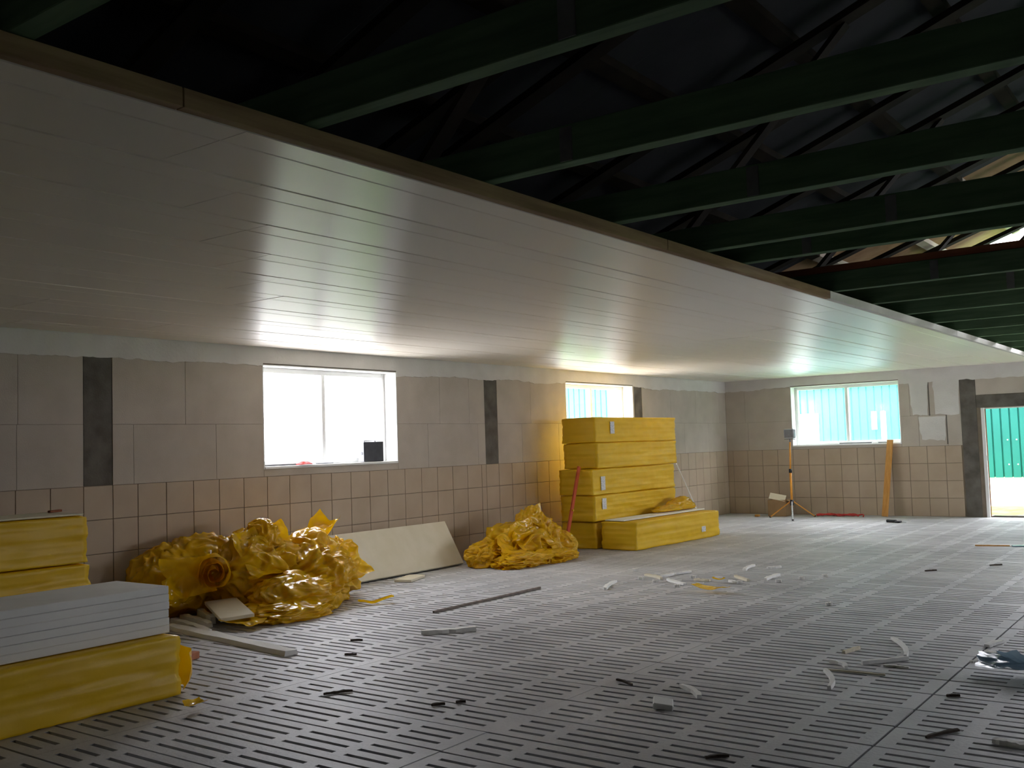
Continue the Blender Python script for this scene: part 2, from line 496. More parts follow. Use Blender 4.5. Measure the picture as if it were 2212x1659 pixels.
def patch(pts, seed):
    """irregular patch of fresh white plaster on the back wall"""
    rnd = random.Random(seed)
    ring = []
    n = len(pts)
    for i in range(n):
        a, b = Vector(pts[i]), Vector(pts[(i + 1) % n])
        for k in range(6):
            p = a.lerp(b, k / 6)
            ring.append((p.x + rnd.uniform(-.012, .012), p.y + rnd.uniform(-.012, .012)))
    m = len(ring)
    V = [(x, YB - .007, z) for x, z in ring] + [(x, YB + .004, z) for x, z in ring]
    F = [tuple(range(m))] + [(i, (i + 1) % m, m + (i + 1) % m, m + i) for i in range(m)]
    bm = bmesh.new(); me = meshdata('p', V, F, MT['plaster']); bm.from_mesh(me); bpy.data.meshes.remove(me)
    link('plaster_patch', bm_mesh('plaster_patch', bm, MT['plaster']), wall_back)
patch([(3.47, 2.35), (3.51, 1.77), (3.77, 1.75), (3.79, 2.35)], 1)
patch([(3.87, 2.35), (3.89, 1.76), (4.28, 1.74), (4.29, 2.35)], 2)
patch([(3.61, 1.72), (3.64, 1.33), (4.03, 1.31), (4.05, 1.73)], 3)
box('wall_chase', (3.785, YB - .004, 1.74), (3.803, YB + .006, 2.36), MT['darkconc'], wall_back)
box('wall_chase', (4.055, YB - .004, 1.24), (4.073, YB + .006, 1.74), MT['darkconc'], wall_back)

# ---------------------------------------------------------------- windows and doorway
def window(n, axis, plane, u0, u1, z0, z1, inward):
    """two-light plastic window set back in the wall; inward = +1/-1 along the wall normal into the room"""
    w = struct('window_%d' % n, (plane, (u0 + u1) / 2, z0) if axis == 'x' else ((u0 + u1) / 2, plane, z0))
    def B(name, a, b, s, e, d0, d1, mat, bevel=0.004, par=None):
        # d0,d1 depth behind the wall face
        lo, hi = sorted((plane - inward * d0, plane - inward * d1))
        if axis == 'x': return box(name, (lo, a, s), (hi, b, e), mat, par or w, bevel)
        return box(name, (a, lo, s), (b, hi, e), mat, par or w, bevel)
    t = 0.012
    # plastered / plastic reveal
    B('reveal_jamb', u0, u0 + t, z0, z1, 0.0, 0.34, MT['pvc'], 0.001)
    B('reveal_jamb', u1 - t, u1, z0, z1, 0.0, 0.34, MT['pvc'], 0.001)
    B('reveal_head', u0 + t, u1 - t, z1 - t, z1, 0.0, 0.34, MT['pvc'], 0.001)
    B('sill', u0 + t, u1 - t, z0, z0 + 0.028, -0.012, 0.20, MT['pvc'], 0.004)
    a, b, s, e = u0 + t, u1 - t, z0 + .028, z1 - t
    f = 0.055; D0, D1 = 0.19, 0.26
    mid = (a + b) / 2
    B('frame', a, a + f, s, e, D0, D1, MT['pvc'])
    B('frame', b - f, b, s, e, D0, D1, MT['pvc'])
    B('frame', a + f, b - f, e - f, e, D0, D1, MT['pvc'])
    B('frame', a + f, b - f, s, s + f, D0, D1, MT['pvc'])
    B('mullion', mid - f / 2, mid + f / 2, s + f, e - f, D0 - .006, D1, MT['pvc'])
    for p, q in ((a + f, mid - f / 2), (mid + f / 2, b - f)):
        B('pane', p, q, s + f, e - f, D0 + .03, D0 + .034, MT['pane_back' if n == 3 else 'pane'], 0.0)
    return w
for i, (a, b, c, d) in enumerate(WL): window(i + 1, 'x', 0.0, a, b, c, d, 1)
window(3, 'y', YB, WB[0], WB[1], WB[2], WB[3], -1)
for i, (a, b, c, d) in enumerate(WR): window(4 + i, 'x', XR, a, b, c, d, -1)  # unseen right-wall windows, added to supply the side light

door = struct('door_1', (DB[0], YB, 0))
box('door_frame', (DB[0] - .004, YB - .012, 0.0), (DB[0] + .05, YB + .10, DB[3]), MT['pvc'], door, 0.003)
box('door_frame', (DB[1] - .05, YB - .012, 0.0), (DB[1] + .004, YB + .10, DB[3]), MT['pvc'], door, 0.003)
box('door_frame', (DB[0] + .05, YB + .04, DB[3] - .02), (DB[1] - .05, YB + .10, DB[3]), MT['pvc'], door, 0.003)
box('gasket', (DB[0] + .05, YB + .03, 0.0), (DB[0] + .062, YB + .05, DB[3] - .02), MT['redwood'], door, 0.0)
box('threshold', (DB[0] + .05, YB + .02, -0.02), (DB[1] - .05, YB + .30, 0.012), MT['brownwood'], door, 0.003)
box('latch_plate', (DB[0] + .046, YB - .002, .95), (DB[0] + .058, YB + .018, 1.03), MT['steel'], door, 0.001)

# ---------------------------------------------------------------- ceiling of white panels
ceiling = struct('ceiling')
jx = [5.517, 5.00, 4.445, 3.89, 3.345, 2.78, 2.21, 1.65, 1.05, 0.50, 0.012]
ends0 = [2.19, 2.68, 3.17, 3.66, 4.2, 4.7, 2.9, 3.6, 5.0, 4.0]
def panel_mesh(wd, ln):
    # profile across x: bevelled tongue edges and one fine bead
    c = wd * 0.70
    pr = [(0.003, .014), (.010, 0), (c - .006, 0), (c, .004), (c + .006, 0), (wd - .010, 0), (wd - .003, .014), (wd - .003, .03), (.003, .03)]
    n = len(pr)
    V = [(x, 0.0025, z) for x, z in pr] + [(x, ln - .0025, z) for x, z in pr]
    F = [tuple(range(n)), tuple(range(n, 2 * n))[::-1]] + [(i, n + i, n + (i + 1) % n, (i + 1) % n) for i in range(n)]
    bm = bmesh.new(); me = meshdata('p', V, F, MT['panel']); bm.from_mesh(me); bpy.data.meshes.remove(me)
    return bm_mesh('ceiling_panel', bm, MT['panel'])
for i in range(len(jx) - 1):
    x1, x0 = jx[i], jx[i + 1]
    es = [YF] + [e for e in [ends0[i] + 6.66 * k for k in (-1, 0, 1, 2)] if YF < e < YB - .2] + [YB - .012]
    for a, b in zip(es[:-1], es[1:]):
        o = link('ceiling_panel', panel_mesh(x1 - x0, b - a), ceiling, (x0, a, ZC + random.uniform(-.001, .001)))
        o.rotation_euler = (0, random.uniform(-.004, .004), 0)
# laths above the panels close the gaps
box('lath_layer', (0.0, YF, ZC + .034), (5.50, YB - .012, ZC + .062), MT['brownwood'], ceiling)
trim = struct('trim_1', (XE, 0, ZC))
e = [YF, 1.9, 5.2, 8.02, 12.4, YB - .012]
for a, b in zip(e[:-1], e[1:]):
    box('edge_batten', (XE + .002, a + .002, ZC - .001), (XE + .045, b - .002, ZC + .064), MT['batten' if a < 8 else 'palewood'], trim, 0.002)  # far boards get the whiter tone with the light painted in

# ---------------------------------------------------------------- roof and trusses
roof = struct('roof')
def roof_part(name, xa, xb, y0, y1, off, th, mat):
    za, zb = roof_z(xa) + off, roof_z(xb) + off
    V = [(xa, y0, za), (xb, y0, zb), (xb, y1, zb), (xa, y1, za)]
    V += [(x, y, z + th) for x, y, z in V]
    F = [(3, 2, 1, 0), (4, 5, 6, 7), (0, 1, 5, 4), (1, 2, 6, 5), (2, 3, 7, 6), (3, 0, 4, 7)]
    return link(name, meshdata(name, V, F, mat), roof)
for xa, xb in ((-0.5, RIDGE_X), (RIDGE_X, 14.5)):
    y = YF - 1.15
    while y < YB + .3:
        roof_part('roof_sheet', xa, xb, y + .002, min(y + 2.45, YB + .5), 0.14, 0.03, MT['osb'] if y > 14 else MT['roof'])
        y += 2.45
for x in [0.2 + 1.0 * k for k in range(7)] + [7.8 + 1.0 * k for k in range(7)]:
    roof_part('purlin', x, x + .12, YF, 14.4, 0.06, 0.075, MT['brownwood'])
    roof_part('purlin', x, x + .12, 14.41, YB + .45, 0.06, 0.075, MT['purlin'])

joists = [0.34, 1.42, 2.48, 3.54, 4.67, 5.77, 6.37, 8.18, 9.25, 10.33, 11.42, 12.5, 13.6, 14.7, 15.8, 16.9, 18.0]
ordn = {4: 'at the dark top left corner of the picture', 5: 'running out of the top edge, first full one from the camera', 6: 'second full one from the camera',
        7: 'third full one from the camera', 8: 'fourth full one from the camera', 9: 'fifth, close behind the fourth one',
        10: 'with a red brown lath along its top', 11: 'first one beyond the red brown lath', 12: 'second beyond the red brown lath', 13: 'third beyond the red brown lath',
        14: 'fourth beyond the red brown lath', 15: 'fifth beyond the red brown lath', 16: 'fourth one counted from the back wall',
        17: 'third one counted from the back wall', 18: 'second one counted from the back wall', 19: 'standing on the back wall, below the open gable'}
JZ0, JZ1 = 2.63, 2.79
for i, y in enumerate(joists):
    i += 3
    if i < 4: lab = 'green timber roof truss straight above the camera, nearest of all'
    else: lab = 'green timber roof truss, ' + ordn[i]
    t = thing('roof_truss', lab, 'roof truss', (0, y - .04, JZ0), group='timber roof trusses')
    m = MT['green']
    if i == 10: box('lath', (0.0, y - .075, JZ1 + .001), (XR, y - .005, JZ1 + .058), MT['redwood'], t, 0.003)
    box('ceiling_joist', (0.0, y - .08, JZ0 + .001), (XR, y, JZ1), m, t, 0.003)
    for s in (0, 1):
        xa, xb = (0.05, RIDGE_X - .03) if s == 0 else (XR - .05, RIDGE_X + .03)
        bm = bmesh.new()
        a = Vector((xa, 0, roof_z(xa) - .03 - JZ0)); b = Vector((xb, 0, roof_z(xb) - .03 - JZ0))
        bar(bm, a, b, .16, .06)
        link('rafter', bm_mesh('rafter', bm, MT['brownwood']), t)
        if i % 3 != 1: continue
        xm = 3.6 if s == 0 else XR - 3.6
        xk = 5.75 if s == 0 else XR - 5.75
        bm = bmesh.new()
        bar(bm, (xm, 0.055, .06), (xk, 0.055, roof_z(xk) - JZ0 - .05), .04, .12, upv='X')
        link('web_brace', bm_mesh('web_brace', bm, MT['brownwood']), t)
    if 3 < i < 12:
        bm = bmesh.new()
        xc = 6.0 + .35 * (i % 3)
        add_box(bm, (xc - .03, -.045, 0.005), (xc + .03, -.04, .15))
        link('nail_plate', bm_mesh('nail_plate', bm, MT['darkgrey']), t)

# ---------------------------------------------------------------- outside
ground = struct('ground')
box('lawn', (-60, YB + .5, -0.25), (60, 90, -0.10), MT['grass'], ground)
box('yard', (-60, -60, -0.25), (-0.4, YB + .5, -0.10), MT['gravel'], ground)
box('yard', (XR + .4, -60, -0.25), (60, YB + .5, -0.10), MT['gravel'], ground)
GB = 22.3
bld = thing('farm_building', 'teal green metal clad building outside behind the back wall', 'building', (0, GB, -0.10))
box('plinth', (-9.0, GB + .02, -0.10), (16, GB + .35, 0.52), MT['bwhite'], bld)
def corrugated(x0, x1):
    P = 0.1665
    pr = []
    x = x0
    while x < x1 - 1e-4:
        pr += [(x, 0), (x + .012, .030), (x + .024, .030), (x + .036, 0)]
        x += P
    pr.append((x1, 0))
    V = []; F = []
    for k, (x, d) in enumerate(pr):
        V += [(x, d, 0.0 if d else -.012), (x, d, 3.1)]
    for k in range(len(pr) - 1):
        F.append((2 * k, 2 * k + 2, 2 * k + 3, 2 * k + 1))
    return meshdata('cladding_sheet', V, F, MT['teal'])
SW = 0.1665 * 6
cs = corrugated(0, SW)
for k in range(25):
    link('cladding_sheet', cs, bld, (-9.0 + SW * k, -0.02, 0.50 + 0.10))
box('eave_board', (-9.2, GB - .25, 3.58), (16.2, GB + .3, 3.72), MT['bwhite'], bld)
box('side_door', (-0.25, GB - .06, 0.50), (0.42, GB - .03, 1.96), MT['bwhite'], bld, 0.005)  # white panel shaped after a reflection in the back window pane
box('side_door', (-5.1, GB - .06, 0.50), (-4.45, GB - .03, 2.9), MT['bwhite'], bld, 0.005)  # plain white panel in line with the second left window
box('downpipe', (1.80, GB - .10, 0.50), (1.91, GB - .03, 1.95), MT['bwhite'], bld, 0.02)  # upright white bar standing in for a reflection in the back pane
box('window_sash', (1.60, GB - .07, 1.55), (1.71, GB - .03, 1.95), MT['bwhite'], bld, 0.005)  # small white piece modelled in place of another pane reflection
scr = bmesh.new(); add_box(scr, (-.012, -.008, -.012), (.012, 0, .012), 0.003); scr = bm_mesh('screw', scr, MT['bwhite'])
for k in range(8):
    for z in (.75, 1.25):
        link('screw', scr, bld, (4.2 + .333 / 2 * k + .08, -.022, z + .1))

# ---------------------------------------------------------------- insulation packs
def pack_mesh(wd, ln, h, seed, layers=6, amp=0.011):
    """bundle of foam boards shrink-wrapped in film: soft edges, wrinkles, faint board lines. origin at bottom centre"""
    bm = bmesh.new()
    bmesh.ops.create_cube(bm, size=1)
    nx, ny, nz = 10, 46, 18
    # build as grid faces
    bm.free(); bm = bmesh.new()
    def grid(f, a, b):
        vs = [[bm.verts.new(f(i / a, j / b)) for j in range(b + 1)] for i in range(a + 1)]
        for i in range(a):
            for j in range(b):
                bm.faces.new((vs[i][j], vs[i + 1][j], vs[i + 1][j + 1], vs[i][j + 1]))
    W2, L2 = wd / 2, ln / 2
    grid(lambda u, v: (-W2 + wd * u, -L2 + ln * v, 0), nx, ny)
    grid(lambda u, v: (-W2 + wd * u, -L2 + ln * v, h), nx, ny)
    for s in (-1, 1):
        grid(lambda u, v: (s * W2, -L2 + ln * u, h * v), ny, nz)
        grid(lambda u, v: (-W2 + wd * u, s * L2, h * v), nx, nz)
    bmesh.ops.remove_doubles(bm, verts=bm.verts, dist=1e-5)
    bmesh.ops.recalc_face_normals(bm, faces=bm.faces)
    bm.normal_update()
    r = 0.010
    for v in bm.verts:
        p = v.co.copy()
        q = Vector((max(-W2 + r, min(W2 - r, p.x)), max(-L2 + r, min(L2 - r, p.y)), max(r, min(h - r, p.z))))
        d = p - q
        if d.length > 1e-6:
            p = q + d.normalized() * r
        side = 0 < p.z < h and (abs(p.x) > W2 - r - 1e-4 or abs(p.y) > L2 - r - 1e-4)
        n = d.normalized() if d.length > 1e-6 else Vector((0, 0, 1))
        k = 0.0
        flat = abs(n.z) > .8
        if side and .02 < p.z < h - .02:
            k = -0.004 * (abs(math.sin(math.pi * layers * p.z / h)) < .3)
        nn = noise.noise(Vector((p.x * 4, p.y * 2.2, p.z * 14)) + Vector((seed * 7.1, 0, 0)))
        n2 = noise.noise(Vector((p.x * 16, p.y * 12, p.z * 16)) + Vector((seed * 3.7, 5, 0)))
        k += amp * (nn * 1.4 - .6 + n2 * .6)
        p += n * (0.0 if flat else k)
        p.z = max(0.001, min(h - .001, p.z))
        v.co = p
    return bm_mesh('film_wrap', bm, MT['wrap'], True)

PW, PL, PH = 0.56, 2.40, 0.36
def pack(label, cx, cy, z, rz, seed, h=PH, wd=PW, ln=PL, lab=None, group=None):
    t = thing('insulation_pack', label, 'insulation pack', (cx, cy, z), (0, 0, rz), group)
    link('film_wrap', pack_mesh(wd, ln, h - .003, seed), t)
    if lab:                                             # printed white label on the long side facing the room
        yo, zo, lw, lh = lab
        l = box('paper_label', (wd / 2 - .004, yo - lw / 2, zo - lh / 2), (wd / 2 + .003, yo + lw / 2, zo + lh / 2), MT['label'])
        l.parent = t; l.location = (wd / 2 - .0005, yo, zo)
    return t

g1 = 'yellow film packs of insulation boards'
# tower by the second window (front face x = 1.0)
cx, cy = 0.72, 11.70 + PL / 2
pack('yellow insulation pack at the very bottom of the tall tower', cx - .03, cy - .02, 0.0, 0.0, 1, .37, group=g1)
pack('yellow insulation pack, second from the floor in the tall tower', cx, cy - .08, .372, 0.004, 2, .364, lab=(-.95, .24, .11, .15), group=g1)
pack('yellow insulation pack, third from the floor in the tall tower, its label in the middle', cx, cy - .10, .734, -0.003, 3, .364, lab=(-.93, .16, .11, .19), group=g1)
pack('yellow insulation pack, second from the top of the tall tower', cx + .005, cy + .02, 1.096, 0.006, 4, .3635, group=g1)
pack('topmost yellow insulation pack of the tall tower, below the second window', cx, cy + .01, 1.4535, -0.002, 5, .362, lab=(-.74, .21, .11, .17), group=g1)
# low pack in front of the tower
rz = -0.045
lp = pack('low yellow insulation pack lying alone on the floor before the tall tower', 1.375, 12.86, 0.0, rz, 6, .385, ln=2.36, lab=(.68, .14, .12, .08), group=g1)
# foreground
pack('large yellow insulation pack in the foreground under the white boards', 2.62, 3.74 - PL / 2, 0.0, 0.0, 7, .37, group=g1)
pack('yellow insulation pack on the floor between the wall and the white boards', 1.03, 4.10 - PL / 2, 0.0, 0.0, 8, .345, group=g1)
pack('middle yellow insulation pack of the stack at the left edge', 1.02, 4.10 - PL / 2, .347, 0.0, 9, .345, group=g1)
pack('top yellow insulation pack of the stack at the left edge, red cutter on it', 1.02, 4.08 - PL / 2, .694, 0.0, 10, .35, group=g1)

def board_mesh(wd, ln, h, mat, bevel=.004, name='foam_board'):
    bm = bmesh.new(); add_box(bm, (-wd / 2, -ln / 2, 0), (wd / 2, ln / 2, h), bevel)
    return bm_mesh(name, bm, mat)
names = ['lowest', 'second from the bottom', 'third from the bottom', 'fourth from the bottom', 'second from the top', 'topmost']
fb = board_mesh(.565, 2.4, .0465, MT['foam'])
for k in range(6):
    o = link('foam_board', fb, None, (2.52 + random.uniform(-.004, .004), 3.725 - 1.2 + random.uniform(-.006, .006), .372 + .0478 * k), (0, 0, random.uniform(-.002, .002)))
    tag(o, 'white foam board in the foreground stack, ' + names[k], 'foam board', 'white foam boards of the foreground stack')
o = link('foam_board', board_mesh(.535, 2.38, .012, MT['creamfoam']), None, (1.02, 2.86, 1.046))
tag(o, 'cream foam sheet lying on top of the yellow stack at the left edge', 'foam board')
o = link('foam_board', board_mesh(.30, 2.28, .016, MT['foam']), None, (1.29, 12.86, .388), (0, 0, rz))
tag(o, 'narrow white foam strip on top of the low yellow pack', 'foam board')
# leaning board at the wall
th = math.atan2(.51, .29)
bm = bmesh.new(); add_box(bm, (-.035, -1.2, 0), (0, 1.2, .585), .003)
o = link('foam_board', bm_mesh('foam_board', bm, MT['creamfoam']), None, (.345, 8.40, .028), (0, -(math.pi / 2 - th), 0.012))
tag(o, 'cream white foam board leaning lengthwise against the tiled wall', 'foam board')

# cutter knife on the left stack
t = thing('cutter_knife', 'dark red cutter knife on the left yellow stack', 'knife', (.90, 4.05, 1.060), (0, 0, .45))
bm = bmesh.new(); add_box(bm, (-.014, -.085, 0), (.014, .06, .018), .005); link('handle', bm_mesh('handle', bm, MT['redwood']), t)
bm = bmesh.new(); add_box(bm, (-.009, .058, .007), (.009, .10, .009)); link('blade', bm_mesh('blade', bm, MT['steel']), t)

# ---------------------------------------------------------------- crumpled film
def crumple(name, parent, c, r, seed, mat, sub=5, amp=0.22, freq=2.4, floor_z=0.002, rot=0.0, xmin=-99):
    bm = bmesh.new()
    bmesh.ops.create_icosphere(bm, subdivisions=sub, radius=1)
    S = Vector((seed * 13.7, seed * 5.3, seed * 9.1))
    cr, sr = math.cos(rot), math.sin(rot)
    for v in bm.verts:
        d = v.co.normalized()
        p = d * freq + S
        warp = noise.noise_vector(p * .8) * .7
        dist, _ = noise.voronoi(p + warp)
        crease = (dist[1] - dist[0])
        ridge = 1 - 2 * abs(noise.noise((p + warp * 1.5) * 1.1))
        fine = 1 - 2 * abs(noise.noise((p + warp) * 2.7))
        big = noise.noise(p * .45)
        f2 = 1 - 2 * abs(noise.noise((p + warp) * 5.2))
        k = 1 + amp * (.62 * ridge + .60 * (crease - .35) + .20 * fine + .07 * f2 + 1.0 * big)
        q = d * k
        x, y, z = q.x * r[0], q.y * r[1], q.z * r[2]
        q = Vector((c[0] + x * cr - y * sr, c[1] + x * sr + y * cr, c[2] + z))
        if q.z < floor_z:
            q.z = floor_z + .012 * abs(noise.noise(q * 9))
        if q.x < xmin: q.x = xmin + .03 * abs(noise.noise(q * 7))
        v.co = q
    return link(name, bm_mesh(name, bm, mat, True), parent)

def film_sheet(parent, c, size, rot, seed, mat, amp=.05, curl=.0, n=34, floor_z=.003, name='film_flap'):
    """loose flap of thin film, crinkled and curled"""
    V = []; F = []
    R_ = Euler(rot).to_matrix()
    S = Vector((seed * 7.7, seed * 3.1, seed))
    for i in range(n + 1):
        for j in range(n + 1):
            u, v = i / n - .5, j / n - .5
            ed = 1 + .18 * noise.noise(Vector((math.atan2(u, v) * 1.5, seed, 0)))
            q = Vector((u * size[0] * ed, v * size[1] * ed, 0))
            w_ = noise.noise_vector(q * 2.5 + S) * .3
            a1 = 1 - 2 * abs(noise.noise(q * 3.6 + S + w_)); a2 = 1 - 2 * abs(noise.noise(q * 9 + S + w_ * 2))
            q.z += amp * (a1 + .45 * a2) + curl * (u * u + .4 * v * v) * 4
            q = R_ @ q + Vector(c)
            if q.z < floor_z: q.z = floor_z + .01 * abs(noise.noise(q * 9))
            V.append(q)
    for i in range(n):
        for j in range(n):
            k = i * (n + 1) + j
            F.append((k, k + 1, k + n + 2, k + n + 1))
    return link(name, meshdata(name, V, F, mat, True), parent)

def coil(parent, c, seed, mat):
    """rolled-up length of film seen from its end"""
    V = []; F = []; nt, nl = 90, 10
    for i in range(nt + 1):
        a = i / nt * 2 * math.pi * 2.6
        r = .035 + .125 * i / nt
        for j in range(nl + 1):
            l = (j / nl - .5) * .34
            k = r * (1 + .16 * noise.noise(Vector((math.cos(a) * 1.5, math.sin(a) * 1.5, l * 6 + seed + i * .02))))
            l2 = l + .03 * noise.noise(Vector((a, seed, 1.5)))
            h_ = k * math.cos(a) * .95
            V.append((c[0] + l2 * .80 + h_ * .60, c[1] - l2 * .60 + h_ * .80, c[2] + k * math.sin(a) * 1.05))
    for i in range(nt):
        for j in range(nl):
            k = i * (nl + 1) + j
            F.append((k, k + 1, k + nl + 2, k + nl + 1))
    return link('film_coil', meshdata('film_coil', V, F, mat, True), parent)

hp = thing('plastic_film_heap', 'big heap of crumpled yellow plastic film beside the white boards', 'plastic film', (0, 0, 0))
for k, (c, r, a, f, sb) in enumerate([
        ((.27, 5.42, .31), (.22, .32, .30), .26, 1.9, 6),       # left mass
        ((.32, 5.85, .32), (.28, .48, .34), .30, 2.2, 6),       # back
        ((.58, 6.20, .32), (.42, .44, .36), .30, 2.2, 6),       # centre
        ((.62, 6.24, .66), (.15, .17, .15), .26, 1.7, 6),       # top tuft
        ((.68, 6.70, .27), (.42, .44, .32), .32, 2.2, 6),       # right mass
        ((.60, 7.20, .34), (.15, .16, .20), .34, 1.8, 6),       # lifted corner
        ((1.08, 6.24, .14), (.32, .42, .20), .32, 1.5, 6),      # front right
        ((1.25, 5.98, .06), (.28, .40, .10), .34, 1.5, 6)]):    # front skirt
    crumple('film_fold', hp, c, r, 3 + k, MT['film'], sb, a, f, xmin=.03)
coil(hp, (.80, 5.56, .42), 2, MT['film'])
for c, sz, ro, sd, am, cl_ in [((.75, 6.15, .50), (.5, .6), (.3, .9, .2), 1, .05, .08), ((.80, 6.70, .50), (.45, .75), (.1, .55, -.1), 2, .045, -.10),
                              ((.95, 6.95, .32), (.4, .5), (.2, 1.0, .3), 3, .05, .06), ((1.15, 6.45, .22), (.45, .6), (-.1, .7, .3), 4, .05, -.06),
                              ((.60, 6.95, .55), (.30, .55), (.5, .2, .1), 5, .04, .10), ((1.36, 5.46, .035), (.3, .34), (.1, .15, .4), 6, .025, .02),
                              ((.62, 5.40, .36), (.34, .42), (.1, 1.1, -.3), 7, .05, .05), ((.62, 6.22, .74), (.26, .28), (.2, .5, .4), 8, .04, -.10)]:
    film_sheet(hp, c, sz, ro, sd, MT['film'], am, cl_)
hp2 = thing('plastic_film_heap', 'smaller heap of crumpled yellow film at the foot of the tall tower', 'plastic film', (0, 0, 0))
for k, (c, r, a, f) in enumerate([
        ((.74, 10.18, .17), (.32, .48, .26), .32, 2.2),
        ((.72, 10.45, .40), (.15, .20, .22), .30, 1.9),
        ((.86, 10.55, .20), (.24, .26, .28), .32, 2.0),
        ((.66, 9.58, .13), (.18, .24, .15), .32, 2.0),
        ((1.05, 9.85, .06), (.24, .42, .10), .34, 2.3),
        ((1.12, 10.35, .05), (.24, .34, .10), .34, 2.3),
        ((1.02, 10.84, .14), (.15, .16, .16), .24, 1.6)]):
    crumple('film_fold', hp2, c, r, 41 + k, MT['film'], 6, a, f)
for c, sz, ro, sd, am, cl_ in [((.90, 10.15, .30), (.4, .6), (.2, .9, .1), 21, .045, .05), ((.78, 10.50, .50), (.26, .36), (.3, .9, .3), 22, .04, .05),
                              ((1.02, 10.50, .24), (.35, .5), (-.2, 1.0, .2), 23, .05, -.05), ((.95, 9.85, .16), (.35, .55), (-.1, .6, -.2), 24, .04, .04)]:
    film_sheet(hp2, c, sz, ro, sd, MT['film'], am, cl_)
hp3 = thing('plastic_film_wad', 'yellow film wad squeezed between the tall tower and the low pack', 'plastic film', (1.21, 13.6, .41))
crumple('film_fold', hp3, (0.0, .16, .07), (.13, .30, .10), 61, MT['film'], 4, .35, 2.2, 0.004)
crumple('film_fold', hp3, (0.0, -.28, .03), (.12, .36, .05), 62, MT['film'], 4, .35, 2.2, 0.004)

def scrap(name, label, c, r, seed, mat, cat='film scrap', sub=3, amp=.4, rot=0.0, group=None):
    o = crumple(name, None, (0, 0, 0), r, seed, mat, sub, amp, 2.0, 0.001, rot)
    o.location = c
    return tag(o, label, cat, group)
def film_piece(label, loc, size, rot, seed, amp=.02, curl=.02, mat='film'):
    o = film_sheet(None, (0, 0, size[2]), size[:2], rot, seed, MT[mat], amp, curl, 16, 0.001, 'film_scrap')
    o.location = loc
    return tag(o, label, 'film scrap')
film_piece('flat yellow film scrap lying on the floor among the white shavings', (4.03, 8.78, .003), (.40, .13, .02), (0, 0, -.1), 71, .02)
film_piece('tiny yellow film scrap behind the larger yellow scrap', (3.84, 9.36, .003), (.13, .06, .015), (0, 0, .2), 72)
film_piece('shiny yellow film snippet on the floor before the foreground pack', (3.28, 3.55, .003), (.07, .14, .02), (0, .3, .2), 73, .015)
film_piece('thin tail of yellow film trailing right of the big heap', (1.50, 6.85, .003), (.07, .34, .02), (0, 0, -.5), 74)
film_piece('torn yellow film flap at the end of the foreground pack', (2.80, 3.87, .02), (.20, .24, .12), (1.45, .2, -.1), 75, .02, .05)
t = thing('clear_film', 'bluish clear plastic film crumpled on the floor at the right edge', 'plastic film', (7.03, 6.58, 0))
film_sheet(t, (0, 0, .035), (.42, .30), (.05, -.05, .2), 76, MT['bluefilm'], .03, .03)
film_sheet(t, (.06, .03, .055), (.28, .22), (-.15, .2, .7), 77, MT['bluefilm'], .03, .04)

# ---------------------------------------------------------------- sticks, tools
def one(name, label, cat, bm, mat, loc=(0, 0, 0), rot=(0, 0, 0), group=None, smooth=False):
    return tag(link(name, bm_mesh(name, bm, mat, smooth), None, loc, rot), label, cat, group)

# red spirit level leaning on the tower's end
t = thing('spirit_level', 'orange red spirit level leaning against the end of the tall tower', 'spirit level', (.80, 11.14, .006))
bm = bmesh.new(); bar(bm, (0, 0, 0), (.01, .42, 1.13), .055, .026, .003, 'X'); link('body', bm_mesh('body', bm, MT['redpaint']), t)
bm = bmesh.new(); tube(bm, (-.03, .20, .55), (.04, .20, .55), .012, 8); link('vial', bm_mesh('vial', bm, MT['film']), t)

bm = bmesh.new(); tube(bm, (0, 0, 0), (-.12, -.68, 1.08), .010, 8)
one('thin_rod', 'thin pale rod leaning against the far end of the tall tower', 'rod', bm, MT['foam'], (1.07, 14.86, .004))
bm = bmesh.new(); bar(bm, (0, 0, 0), (.02, 1.62, 0.0), .022, .022, .003)
one('metal_rod', 'long dark rod lying on the floor before the leaning board', 'rod', bm, MT['rod'], (2.35, 6.70, .012))

# plank leaning under the back window
bm = bmesh.new(); bar(bm, (0, 0, 0), (.10, .22, 1.335), .115, .03, .002, 'Y')
one('plank', 'orange brown wooden plank leaning against the sill of the back window', 'plank', bm, MT['plank'], (3.02, 17.94, .008))

# work light on an orange tripod
t = thing('work_light', 'work light on an orange tripod left of the back window', 'work light', (1.60, 17.30, 0))
bm = bmesh.new(); tube(bm, (0, 0, .20), (.0, 0, .85), .020); link('lower_tube', bm_mesh('lower_tube', bm, MT['orange'], True), t)
bm = bmesh.new(); tube(bm, (0, 0, .83), (.02, 0, 1.36), .015); link('upper_tube', bm_mesh('upper_tube', bm, MT['orange'], True), t)
bm = bmesh.new(); tube(bm, (0, 0, .81), (0, 0, .88), .027); link('clamp', bm_mesh('clamp', bm, MT['black'], True), t)
bm = bmesh.new(); tube(bm, (0, 0, .23), (0, 0, .33), .034); link('hub', bm_mesh('hub', bm, MT['black'], True), t)
for fx, fy, mk in ((-.44, .06, 'orange'), (.20, -.52, 'steel'), (.26, .40, 'orange')):
    bm = bmesh.new(); bar(bm, (fx * .06, fy * .06, .30), (fx, fy, .012), .026, .016, .003)
    l = link('leg', bm_mesh('leg', bm, MT[mk]), t)
    bm = bmesh.new(); tube(bm, (fx, fy, 0.001), (fx, fy, .03), .018, 8); link('foot', bm_mesh('foot', bm, MT['black']), l)
bm = bmesh.new(); tube(bm, (.02, 0, 1.35), (.02, 0, 1.42), .010)
add_box(bm, (-.08, -.008, 1.405), (.12, .008, 1.418)); link('bracket', bm_mesh('bracket', bm, MT['darkgrey']), t)
